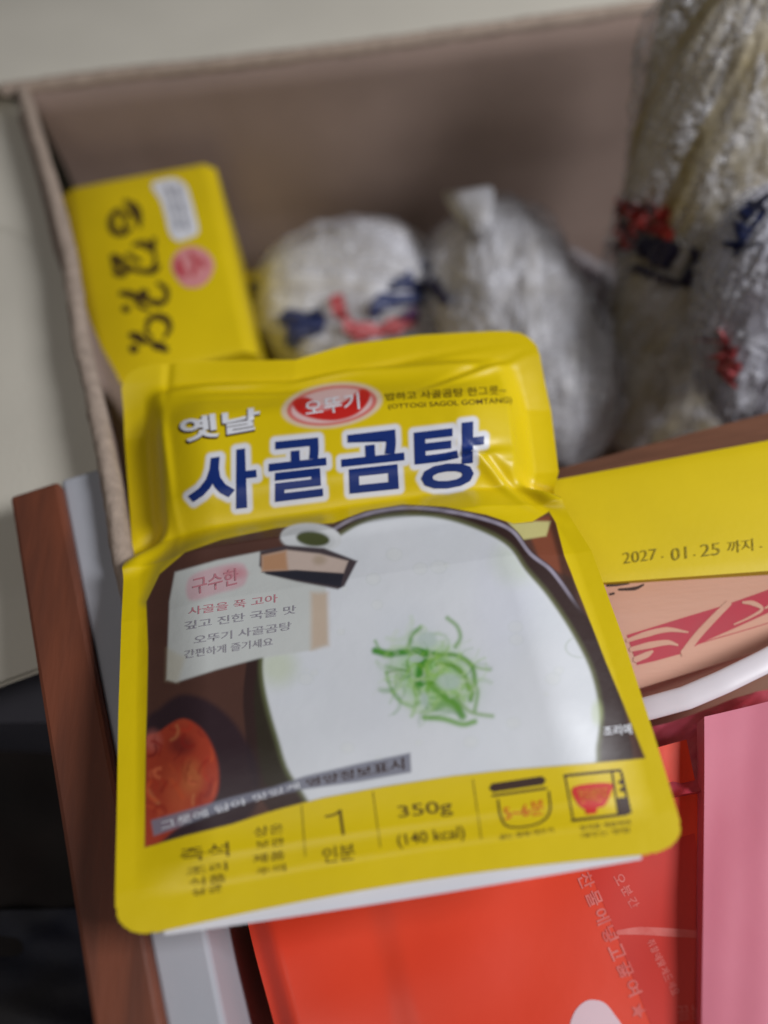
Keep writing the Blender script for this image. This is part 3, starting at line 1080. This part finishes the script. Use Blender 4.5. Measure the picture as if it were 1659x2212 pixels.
brush = mat('brown_brush_ink', s2l((84, 62, 20)), .6, color2=s2l((56, 38, 18)), vscale=300)
glyphs = [
    [([(570, 350), (640, 400), (670, 460), (690, 550)], [20, 60, 60, 20]), ([(590, 470), (520, 430), (470, 500), (490, 580), (560, 600), (620, 560)], [30, 34, 40, 46, 40, 26]), ([(600, 450), (570, 530), (610, 580)], 24)],
    [([(640, 690), (720, 680), (780, 710), (800, 640)], [24, 44, 48, 26]), ([(480, 780), (540, 810), (600, 860), (700, 890), (790, 890), (840, 850)], [44, 46, 34, 30, 42, 26]), ([(500, 900), (560, 910), (600, 880)], [44, 44, 24]),
     ([(590, 760), (650, 790), (690, 820)], 26), ([(790, 720), (810, 800), (790, 880)], 22), ([(500, 790), (490, 840), (520, 870)], 28)],
    [([(540, 1060), (620, 1070), (680, 1100), (760, 1120), (840, 1140)], [30, 46, 36, 34, 46]), ([(830, 980), (890, 1030), (890, 1110), (840, 1150)], [24, 34, 34, 30]), ([(700, 1060), (740, 1066)], 52), ([(570, 1176), (600, 1184)], 44), ([(660, 1090), (680, 1150), (730, 1180), (760, 1190)], 24)],
    [([(740, 1280), (810, 1240), (890, 1260), (920, 1330), (880, 1400)], [26, 40, 46, 30, 22]), ([(760, 1290), (740, 1350), (780, 1400)], 24), ([(620, 1380), (680, 1400), (720, 1440)], [40, 56, 34]), ([(630, 1480), (660, 1494)], 52), ([(800, 1460), (850, 1470), (900, 1500)], [50, 56, 34]), ([(720, 1420), (780, 1440), (850, 1460)], 26)],
]
for g in glyphs:
    strokes('brush_letter', YS, yst(g), brush, ypack_body, .0003)
poly_ink('white_banner', YS, [smooth_ring([yq(*p) for p in [(780, 230), (860, 190), (960, 180), (1040, 230), (1080, 330), (1110, 440), (1140, 590), (1060, 640), (980, 660), (920, 600), (890, 480), (850, 350)]], 4)], M['white_ink'], ypack_body, .0003)
for k in range(2):
    dx = 70 * k
    strokes('banner_lettering', YS, yst([([(900 + dx, 240), (930 + dx, 330)], 22), ([(935 + dx, 360), (960 + dx, 450)], 22), ([(965 + dx, 480), (985 + dx, 570)], 22)]), M['grey_ink'], ypack_body, .0006)
poly_ink('pink_emblem', YS, [smooth_ring([yq(*p) for p in [(950, 780), (1010, 720), (1100, 700), (1200, 740), (1260, 830), (1230, 940), (1150, 1010), (1040, 1010), (970, 940), (935, 860)]], 4)], M['pink_ink'], ypack_body, .0003)
strokes('emblem_mark', YS, yst([([(985, 800), (1000, 880), (1040, 930)], [30, 60, 30]), ([(1080, 760), (1120, 820), (1100, 920)], 30), ([(1160, 800), (1190, 860)], 26)]), mat('rose_ink', s2l((204, 84, 92)), .5), ypack_body, .0006)

# ================================================================== yellow carton with the date
w_c = Wave(81, 4, 6)
CS = Surf(quad_surf((1150, 1046, .186), (2000, 888, .186), (2060, 1205, .186), (1225, 1264, .186), .0015, w_c, .0006))
cb = at_z(np.array(1600.), np.array(1100.), .186)
ycar = thing('yellow_carton', 'plain yellow carton with a stamped expiry date, tucked under the soup pouch', 'carton', (cb[0], cb[1], .004))
ycar_body = block('body', CS, 50, 24, .004, M['yellow'], ycar)
stamp = mat('stamped_ink', s2l((128, 114, 18)), .6, color2=s2l((182, 160, 12)), vscale=900)


def cq(x, y):
    return (1192.8 + x * .3187, 921.7 + y * .3187)


for s, a, b, h in [('2027', (480, 856), (708, 826), 76), ('.', (742, 880), (752, 879), 10), ('01', (806, 828), (910, 812), 84), ('.', (960, 868), (970, 867), 10), ('25', (1006, 800), (1135, 786), 84), ('까지', (1186, 778), (1360, 758), 84), ('.', (1410, 812), (1422, 810), 10)]:
    text_quad('date_stamp', CS, s, [cq(*a), cq(*b), cq(b[0] + 4, b[1] + h), cq(a[0] + 4, a[1] + h)], stamp, ycar_body, bold=-.004, off=.0003)

# ================================================================== kraft carton with crimson print
M['salmon'] = mat('salmon_kraft', s2l((222, 174, 152)), .65, color2=s2l((214, 160, 132)), vscale=16, bump=.1, bscale=400, stretch=(.4, 3, 1))
KS = Surf(quad_surf((1240, 1262, .1845), (1980, 1196, .1845), (2000, 1296, .168), (1300, 1512, .168), .0, w_c, .0006))
kb = at_z(np.array(1600.), np.array(1350.), .165)
kcar = thing('kraft_carton', 'salmon kraft carton with slanted crimson printed band beside the yellow carton', 'carton', (kb[0], kb[1], .004))
kcar_body = block('body', KS, 50, 20, .004, M['salmon'], kcar)
crim = mat('crimson_print', s2l((196, 62, 78)), .55, color2=s2l((186, 74, 84)), vscale=60)
poly_ink('printed_band', KS, [[cq(*p) for p in [(505, 1412), (700, 1352), (900, 1290), (1160, 1212), (1463, 1104), (1800, 1000), (1800, 1140), (1463, 1262), (1230, 1368), (1000, 1470), (870, 1540), (690, 1590), (575, 1616)]]], crim, kcar_body, .0001)
strokes('pale_flourish', KS, [([cq(*p) for p in pts], [a * .32 for a in w]) for pts, w in [
    ([(1200, 1190), (1090, 1300), (980, 1420), (890, 1540)], [40, 46, 50, 54]), ([(505, 1450), (640, 1405), (780, 1375), (920, 1392)], [24, 40, 34, 10]), ([(530, 1510), (660, 1480), (780, 1462), (850, 1480)], [30, 44, 34, 12]),
    ([(560, 1580), (640, 1545), (680, 1520)], [40, 40, 14]), ([(1290, 1190), (1360, 1196), (1420, 1236), (1340, 1290), (1230, 1340)], [16, 34, 22, 14, 10]), ([(1640, 1090), (1540, 1170), (1440, 1230)], [20, 26, 12])]], M['salmon'], kcar_body, .00022)
strokes('printed_line', KS, [([cq(*p) for p in [(540, 1496), (640, 1488), (760, 1470), (850, 1480)]], 3), ([cq(*p) for p in [(530, 1450), (620, 1420), (700, 1410)]], 2.5), ([cq(*p) for p in [(900, 1500), (1060, 1450), (1300, 1380), (1463, 1330)]], 2)], crim, kcar_body, .0001)
strokes('dark_label', KS, [([cq(*p) for p in [(372, 1076), (440, 1070), (520, 1064)]], [6, 7, 3]), ([cq(*p) for p in [(450, 1104), (560, 1096), (620, 1070)]], [5, 8, 4]), ([cq(*p) for p in [(390, 1136), (420, 1130)]], 5)], M['dark_ink'], kcar_body, .0001)

# ================================================================== brown cardboard divider behind the yellow carton
DS = Surf(quad_surf((1180, 1020, .178), (2000, 800, .178), (2000, 890, .186), (1180, 1044, .186), 0, w_c, .0006))
dv = block('cardboard_divider', DS, 40, 6, .004, mat('brown_divider', s2l((140, 92, 68)), .8, var=.25, vscale=40, stretch=(1, 6, 1), bump=.2, bscale=300))
tag(dv, 'reddish brown cardboard divider standing behind the yellow carton', 'divider')

# ================================================================== crinkled bags
def bag_fn(A, Bp, rad, flat, seed, crink=.0022, side=None, grow=0.0, pe=3.2):
    A, Bp = np.array(A, float), np.array(Bp, float)
    ax_ = Bp - A
    L = np.linalg.norm(ax_)
    ax_ = ax_ / L
    s = np.cross(ax_, [0, 1, 0.0]) if side is None else np.array(side, float)
    s = s - ax_ * (s @ ax_)
    s /= np.linalg.norm(s)
    t = np.cross(s, ax_)
    wA, wB, wC = Wave(seed, 7, 9), Wave(seed + 1, 15, 13, True), Wave(seed + 2, 37, 15)

    def f(u, v):
        u = np.asarray(u, float); v = np.asarray(v, float)
        th = 2 * math.pi * u
        h = np.clip(v, 0, 1)
        prof = np.clip(1 - np.abs(2 * h - 1) ** pe, 0, 1) ** .5
        cx, cy = np.cos(th), np.sin(th)
        X, Y = cx * 1.0, cy * 1.0
        kh = L / rad
        a, b = X * 1.3 + h * .2 * kh, Y * 1.3 + h * .55 * kh
        n = .9 * crink * 1.8 * wA(a, b) + crink * wB(a, b) * 1.1 + crink * .45 * wC(a, b)
        r = rad * prof + grow
        k = prof ** .5
        P = A + ax_ * (L * (h + .02 * np.sin(3 * th)))[:, None] + s * (cx * (r + n * k))[:, None] + t * (cy * (r * flat + n * k))[:, None]
        return P
    return f


def make_bag(name, label, A, Bp, rad, flat, seed, material, nu=150, nv=140, pe=3.2):
    fn = bag_fn(A, Bp, rad, flat, seed, pe=pe)
    th = thing(name, label, 'bag', tuple((np.array(A) + np.array(Bp)) / 2 * [1, 1, 0] + [0, 0, min(A[2], Bp[2])]))
    u, v = np.meshgrid(np.linspace(0, 1, nu, endpoint=False), np.linspace(0.0, 1.0, nv))
    P = fn(u.ravel(), v.ravel())
    o = link('contents', mesh_from('contents', P, grid_faces(nu, nv, wrap=True)), material, th)
    ff = bag_fn(A, Bp, rad, flat, seed + 7, crink=.0058, grow=.0042, pe=pe)
    P = ff(u.ravel(), v.ravel())
    o = link('clear_film', mesh_from('clear_film', P, grid_faces(nu, nv, wrap=True)), M['clear_film'], th)
    return th, o, Surf(ff, front=True)


def film_mat(name, tint, fac, rough=.16):
    m = bpy.data.materials.new(name)
    m.use_nodes = True
    nt = m.node_tree
    b = nt.nodes['Principled BSDF']
    out = nt.nodes['Material Output']
    b.inputs['Base Color'].default_value = (*[float(v) for v in tint], 1)
    b.inputs['Roughness'].default_value = rough
    b.inputs['Specular IOR Level'].default_value = .8
    tr = nt.nodes.new('ShaderNodeBsdfTransparent')
    mx = nt.nodes.new('ShaderNodeMixShader')
    tc = nt.nodes.new('ShaderNodeTexCoord')
    nz = nt.nodes.new('ShaderNodeTexNoise')
    nz.inputs['Scale'].default_value = 90
    nz.inputs['Detail'].default_value = 5
    nt.links.new(tc.outputs['Object'], nz.inputs['Vector'])
    rp = nt.nodes.new('ShaderNodeMapRange')
    rp.inputs[1].default_value, rp.inputs[2].default_value = .35, .65
    rp.inputs[3].default_value, rp.inputs[4].default_value = fac * .45, fac * 1.4
    nt.links.new(nz.outputs['Fac'], rp.inputs[0])
    nt.links.new(rp.outputs[0], mx.inputs[0])
    nt.links.new(tr.outputs[0], mx.inputs[1])
    nt.links.new(b.outputs[0], mx.inputs[2])
    nt.links.new(mx.outputs[0], out.inputs['Surface'])
    nd = nt.nodes.new('ShaderNodeTexNoise')
    nd.inputs['Scale'].default_value = 60
    ml = nt.nodes.new('ShaderNodeVectorMath')
    ml.operation = 'MULTIPLY_ADD'
    ml.inputs[1].default_value = (.02, .02, .02)
    nt.links.new(tc.outputs['Object'], nd.inputs['Vector'])
    nt.links.new(nd.outputs['Color'], ml.inputs[0])
    nt.links.new(tc.outputs['Object'], ml.inputs[2])
    n2 = nt.nodes.new('ShaderNodeTexVoronoi')
    n2.inputs['Scale'].default_value = 190
    nt.links.new(ml.outputs[0], n2.inputs['Vector'])
    bp = nt.nodes.new('ShaderNodeBump')
    bp.inputs['Strength'].default_value = .8
    bp.inputs['Distance'].default_value = .004
    nt.links.new(n2.outputs['Distance'], bp.inputs['Height'])
    nt.links.new(bp.outputs[0], b.inputs['Normal'])
    return m


M['clear_film'] = film_mat('clear_crinkled_film', s2l((240, 240, 248)), .26)
M['bag_white'] = mat('frosty_bag_film', s2l((228, 228, 234)), .34, color2=s2l((182, 178, 176)), vscale=55, bump=.35, bscale=330, bdist=.0015, cells=300)
M['bag_olive'] = mat('olive_bag_film', s2l((186, 178, 162)), .38, color2=s2l((148, 132, 88)), vscale=34, bump=.35, bscale=240, bdist=.0015, cells=220)
M['bag_grey'] = mat('grey_bag_film', s2l((176, 176, 188)), .36, color2=s2l((140, 134, 142)), vscale=40, bump=.35, bscale=300, bdist=.0015, cells=280)
M['navy_print'] = mat('navy_film_print', s2l((52, 62, 108)), .4, color2=s2l((36, 44, 84)), vscale=120, bump=.5, bscale=250, coat=.3)
M['red_print'] = mat('red_film_print', s2l((196, 96, 100)), .4, color2=s2l((180, 70, 74)), vscale=90, bump=.5, bscale=250, coat=.3)
M['deep_red_print'] = mat('deep_red_film_print', s2l((176, 58, 48)), .4, color2=s2l((150, 44, 40)), vscale=90, bump=.5, bscale=250, coat=.3)
M['dark_navy_print'] = mat('dark_navy_film_print', s2l((44, 40, 66)), .45, color2=s2l((34, 32, 54)), vscale=90, bump=.4, bscale=250)


def P3(x, y, z):
    return at_z(np.array(float(x)), np.array(float(y)), z)


# middle left bag
b1t, b1, b1s = make_bag('plastic_bag', 'frosty crinkled bag with navy and red print between the yellow packet and soup pouch', P3(560, 720, .070), P3(960, 610, .085), .047, .9, 101, M['bag_white'])


def bq(x, y):
    return (515 + x * .4412, 379.5 + y * .4412)


poly_ink('navy_mark', b1s, [[bq(*p) for p in [(180, 690), (300, 650), (410, 650), (430, 720), (400, 780), (330, 790), (280, 840), (240, 820), (240, 750)]]], M['navy_print'], b1, .0024, 6)
poly_ink('navy_mark', b1s, [[bq(*p) for p in [(640, 640), (740, 530), (820, 470), (880, 520), (960, 600), (930, 650), (840, 640), (760, 650), (640, 700)]]], M['navy_print'], b1, .0024, 6)
poly_ink('red_swoosh', b1s, [[bq(*p) for p in [(440, 620), (500, 580), (540, 680), (600, 730), (720, 720), (830, 690), (860, 740), (760, 770), (640, 800), (560, 800), (500, 720)]]], M['red_print'], b1, .0026, 6)
poly_ink('purple_mark', b1s, [[bq(*p) for p in [(780, 670), (850, 650), (880, 690), (830, 745)]]], mat('purple_print', s2l((92, 56, 100)), .45), b1, .0026, 6)
# middle right bag, leaning
b2t, b2, b2s = make_bag('plastic_bag', 'frosty crinkled bag with a pointed top leaning beside the navy printed bag', P3(1012, 465, .118), P3(1238, 1000, .075), .041, .85, 131, M['bag_white'])
poly_ink('navy_mark', b2s, [[bq(*p) for p in [(910, 510), (960, 500), (1020, 580), (1060, 650), (990, 630), (930, 560)]]], M['dark_navy_print'], b2, .0024, 6)
poly_ink('navy_mark', b2s, [[bq(*p) for p in [(835, 460), (880, 425), (920, 440), (850, 480)]]], M['navy_print'], b2, .0024, 6)
# pointed tip of gathered film
tip = [P3(1015, 470, .135), P3(1035, 440, .142), P3(1062, 405, .148)]
tube('gathered_tip', tip, [.024, .013, .002], M['bag_white'], b2t, n=16, flat=.6)
# tall bag at the right
b3t, b3, b3s = make_bag('plastic_bag', 'tall olive crinkled bag with a red blot and navy band in the box', P3(1425, 960, .02), at_y(np.array(1665.), np.array(-150.), .335), .042, .8, 151, M['bag_olive'], nu=170, nv=190, pe=7)


def rq(x, y):
    return (1247 + x * .3187, 325.3 + y * .3187)


poly_ink('red_blot', b3s, [smooth_ring([rq(*p) for p in [(290, 320), (390, 370), (480, 350), (560, 350), (650, 410), (640, 500), (620, 590), (500, 540), (400, 520), (380, 620), (310, 650), (290, 500)]], 3)], M['deep_red_print'], b3, .0026, 6)
poly_ink('navy_band', b3s, [[rq(*p) for p in [(430, 560), (560, 590), (690, 620), (660, 790), (540, 770), (410, 690)]]], M['dark_navy_print'], b3, .0026, 6)
poly_ink('navy_band', b3s, [[rq(*p) for p in [(760, 650), (980, 670), (960, 880), (820, 930), (720, 870)]]], M['dark_navy_print'], b3, .0026, 6)
strokes('navy_line', b3s, [([rq(*p) for p in [(410, 770), (540, 840), (680, 880), (860, 930)]], 14)], M['dark_navy_print'], b3, .0026)
# frosty upper part of that bag is a second one leaning in from the right
b4t, b4, b4s = make_bag('plastic_bag', 'bluish grey crinkled bag with a navy arc at the right side of the box', P3(1640, 930, .12), P3(1700, 400, .20), .030, .8, 171, M['bag_grey'])
strokes('navy_arc', b4s, [([rq(*p) for p in [(1290, 330), (1180, 430), (1100, 540), (1060, 680)]], [22, 34, 40, 24])], M['navy_print'], b4, .0026)
poly_ink('red_mark', b4s, [[rq(*p) for p in [(960, 1180), (1040, 1300), (1090, 1450), (1060, 1600), (980, 1500)]]], M['red_print'], b4, .0026, 6)
# dark packet down between the bags
M['dark_pack'] = mat('dark_navy_packet', s2l((46, 44, 60)), .45, color2=s2l((70, 34, 36)), vscale=28, bump=.4, bscale=120, coat=.2)
b5t, b5, b5s = make_bag('dark_packet', 'dark navy and maroon crumpled packet lying down between the pale bags', P3(1140, 560, .03), P3(1560, 930, .05), .034, .6, 191, M['dark_pack'])
poly_ink('maroon_mark', b5s, [[rq(*p) for p in [(-150, 820), (-20, 900), (60, 1080), (80, 1300), (0, 1280), (-60, 1100)]]], M['deep_red_print'], b5, .0026, 6)
# yellow edge of a packet lying on the bottom near the back wall
ES = Surf(quad_surf((470, 585, .055), (760, 545, .055), (780, 700, .055), (500, 740, .055), .003, w_y, .001))
eb = P3(600, 640, .055)
ep = thing('yellow_packet', 'yellow packet mostly hidden under the frosty bag by the back wall', 'packet', (eb[0], eb[1], .004))
ep_body = block('body', ES, 24, 20, .004, M['yellow'], ep)
poly_ink('navy_panel', ES, [[(520, 612), (760, 580), (770, 680), (530, 720)]], M['navy_print'], ep_body, .0005)

# ================================================================== red packet, pink sheet, white strip
M['red_pack'] = mat('orange_red_film', s2l((236, 70, 34)), .42, color2=s2l((226, 60, 30)), vscale=12, bump=.12, bscale=90, coat=.15)
wr = Wave(201, 6, 7)
wr2 = Wave(205, 16, 8)


def red_fn(u, v):
    f = quad_surf((500, 1880, .170), (1480, 1600, .170), (1650, 2420, .170), (640, 2420, .172))
    P = f(u, v)
    # a fold running down the packet, then the body swells
    ridge = .0012 * smooth(.25, .32, u) - .004 * (1 - smooth(.0, .06, u))
    P[:, 2] += ridge + .0026 * wr(u * 1.5, v) + .0010 * wr2(u, v)
    return P


RS = Surf(red_fn)
rb = P3(1100, 2150, .17)
red = thing('red_packet', 'orange red film packet with faint white printing under the soup pouch', 'packet', (rb[0], rb[1], .004))
red_body = block('body', RS, 120, 90, .004, M['red_pack'], red)
M['faint_white'] = mat('faint_pink_ink', s2l((226, 120, 112)), .5, color2=s2l((212, 86, 78)), vscale=160)
M['soft_white'] = mat('soft_white_ink', s2l((226, 196, 204)), .5)


def tq(x, y):
    return (1084.3 + x * .3464, 1789.1 + y * .3464)


rot_cols = [('쇠고기맛', [(500, 250), (830, 1060)], 110), ('국물', [(730, 300), (850, 500)], 70)]


def col_text(s, p0, p1, size, material):
    """letters one under another along a line on the red packet"""
    p0, p1 = np.array(p0, float), np.array(p1, float)
    d = (p1 - p0) / len(s)
    for k, ch in enumerate(s):
        c = p0 + d * (k + .5)
        e = d / np.linalg.norm(d)
        n = np.array([-e[1], e[0]])   # letters are turned to read down the packet
        hx, hy = np.linalg.norm(d) * .40, size / 2
        tl, tr, br, bl = c - e * hx - n * hy * -1, c + e * hx + n * hy, c + e * hx - n * hy, c - e * hx - n * hy
        text_quad('packet_lettering', RS, ch, [tq(*((c - e * hx) - n * hy)), tq(*((c + e * hx) - n * hy)), tq(*((c + e * hx) + n * hy)), tq(*((c - e * hx) + n * hy))], material, red_body, bold=.02, off=.00016)


poly_ink('dark_red_patch', RS, [[(1268, 1868), (1330, 1850), (1500, 1800), (1590, 2300), (1440, 2300), (1400, 2200), (1340, 2040)]], mat('deep_red_layer', s2l((212, 48, 30)), .45, color2=s2l((198, 40, 28)), vscale=18), red_body, .00008)  # slightly darker red layer over the right part of the packet
col_text('찬물에넣고끓여', (500, 270), (840, 1050), 92, M['faint_white'])
col_text('오분간', (715, 280), (840, 500), 62, M['faint_white'])
col_text('취향에맞게드세요', (920, 690), (1090, 1040), 52, M['faint_white'])
strokes('white_line', RS, [([tq(*p) for p in [(720, 650), (860, 640), (1050, 650), (1330, 668)]], [10, 17, 18, 14])], M['faint_white'], red_body, .00016)
poly_ink('white_oval', RS, [smooth_ring([tq(*p) for p in [(420, 1260), (450, 1150), (510, 1085), (570, 1070), (640, 1090), (700, 1160), (760, 1260), (760, 1400), (440, 1400)]], 4)], M['soft_white'], red_body, .00016)
# star
c = np.array(tq(850, 1140)); st = []
for k in range(10):
    r = (18 if k % 2 == 0 else 8)
    a = -math.pi / 2 + k * math.pi / 5 + .2
    st.append((c[0] + r * math.cos(a), c[1] + r * math.sin(a)))
poly_ink('star_mark', RS, [st], M['faint_white'], red_body, .00016)
text_quad('packet_lettering', RS, '끓는물', [tq(1090, 1110), tq(1330, 1090), tq(1340, 1190), tq(1100, 1200)], M['faint_white'], red_body, off=.00016)

# crimson crumpled bag behind
M['crimson_bag'] = mat('crimson_bag_film', s2l((208, 92, 112)), .42, color2=s2l((176, 44, 58)), vscale=30, bump=.15, bscale=60, coat=.2)
wk, wk2 = Wave(221, 10, 8), Wave(225, 26, 8, True)


def crim_fn(u, v):
    f = quad_surf((1370, 1580, .158), (1760, 1460, .158), (1800, 1660, .174), (1390, 1730, .177))
    P = f(u, v)
    P[:, 2] += .008 * wk(u, v) + .0015 * wk2(u * .6, v * .6)
    return P


XS = Surf(crim_fn)
xb = P3(1560, 1600, .17)
cb_ = block('crumpled_bag', XS, 60, 50, .004, M['crimson_bag'])
tag(cb_, 'crumpled crimson plastic bag between the white strip and the pink sheet', 'bag')

M['pink'] = mat('pink_film', s2l((226, 134, 154)), .5, color2=s2l((216, 120, 140)), vscale=14, bump=.12, bscale=80)
wp = Wave(231, 5, 7)


def pink_fn(u, v):
    f = quad_surf((1524, 1546, .180), (2000, 1440, .178), (2040, 2420, .176), (1516, 2420, .176))
    P = f(u, v)
    P[:, 2] += .003 * wp(u * 1.6, v) + .0006 * wr2(u * 1.5, v * .7)
    return P


KPS = Surf(pink_fn)
pk = block('pink_packet', KPS, 60, 90, .171, M['pink'])
tag(pk, 'smooth flat pink packet lying on the right of the orange red packet', 'packet')

wpts = [P3(1300, 1556, .176), P3(1400, 1530, .180), P3(1480, 1508, .182), P3(1560, 1474, .183), P3(1650, 1430, .183), P3(1760, 1370, .182), P3(1900, 1290, .180)]
ws = tube('white_strip', densify(wpts, 40), .0036, mat('white_plastic', s2l((238, 230, 236)), .4, var=.04, vscale=40), n=16, flat=.35)
tag(ws, 'smooth white plastic strip running between the kraft carton and the crimson bag', 'strip')

# ================================================================== dark things at the lower left
M['dark_cloth'] = mat('dark_cloth', s2l((44, 36, 34)), .8, color2=s2l((30, 26, 26)), vscale=30, bump=.4, bscale=150)
wd, wd2 = Wave(241, 8, 8), Wave(245, 22, 8)


def cloth_fn(u, v):
    f = quad_surf((-500, 1545, .09), (90, 1530, .09), (330, 2600, .10), (-500, 2600, .10))
    P = f(u, v)
    P[:, 2] += .010 * wd(u, v) + .003 * wd2(u, v)
    return P


dc = block('dark_bag', Surf(cloth_fn), 60, 60, .001, M['dark_cloth'])
tag(dc, 'dark brown fabric bag on the floor beside the wooden plank', 'bag')
sl = block('slate_box', Surf(quad_surf((-500, 1385, .140), (110, 1378, .140), (150, 1560, .135), (-500, 1570, .135), 0, wd, .001)), 20, 10, .001, mat('slate_board', s2l((92, 92, 104)), .7, var=.1, vscale=20, bump=.1))
tag(sl, 'slate grey box lying behind the dark fabric bag', 'box')


def navy_fn(u, v):
    f = quad_surf((-420, 1985, .100), (180, 1960, .100), (300, 2420, .105), (-420, 2440, .105))
    P = f(u, v)
    P[:, 2] += .012 * wd(u * 1.2 + 1, v) + .004 * wd2(u, v + 2)
    return P


nv_ = block('navy_cloth', Surf(navy_fn), 60, 50, .06, mat('navy_cloth', s2l((34, 38, 56)), .75, color2=s2l((58, 56, 58)), vscale=22, bump=.5, bscale=160))
tag(nv_, 'crumpled navy cloth lying on the dark fabric bag', 'cloth')
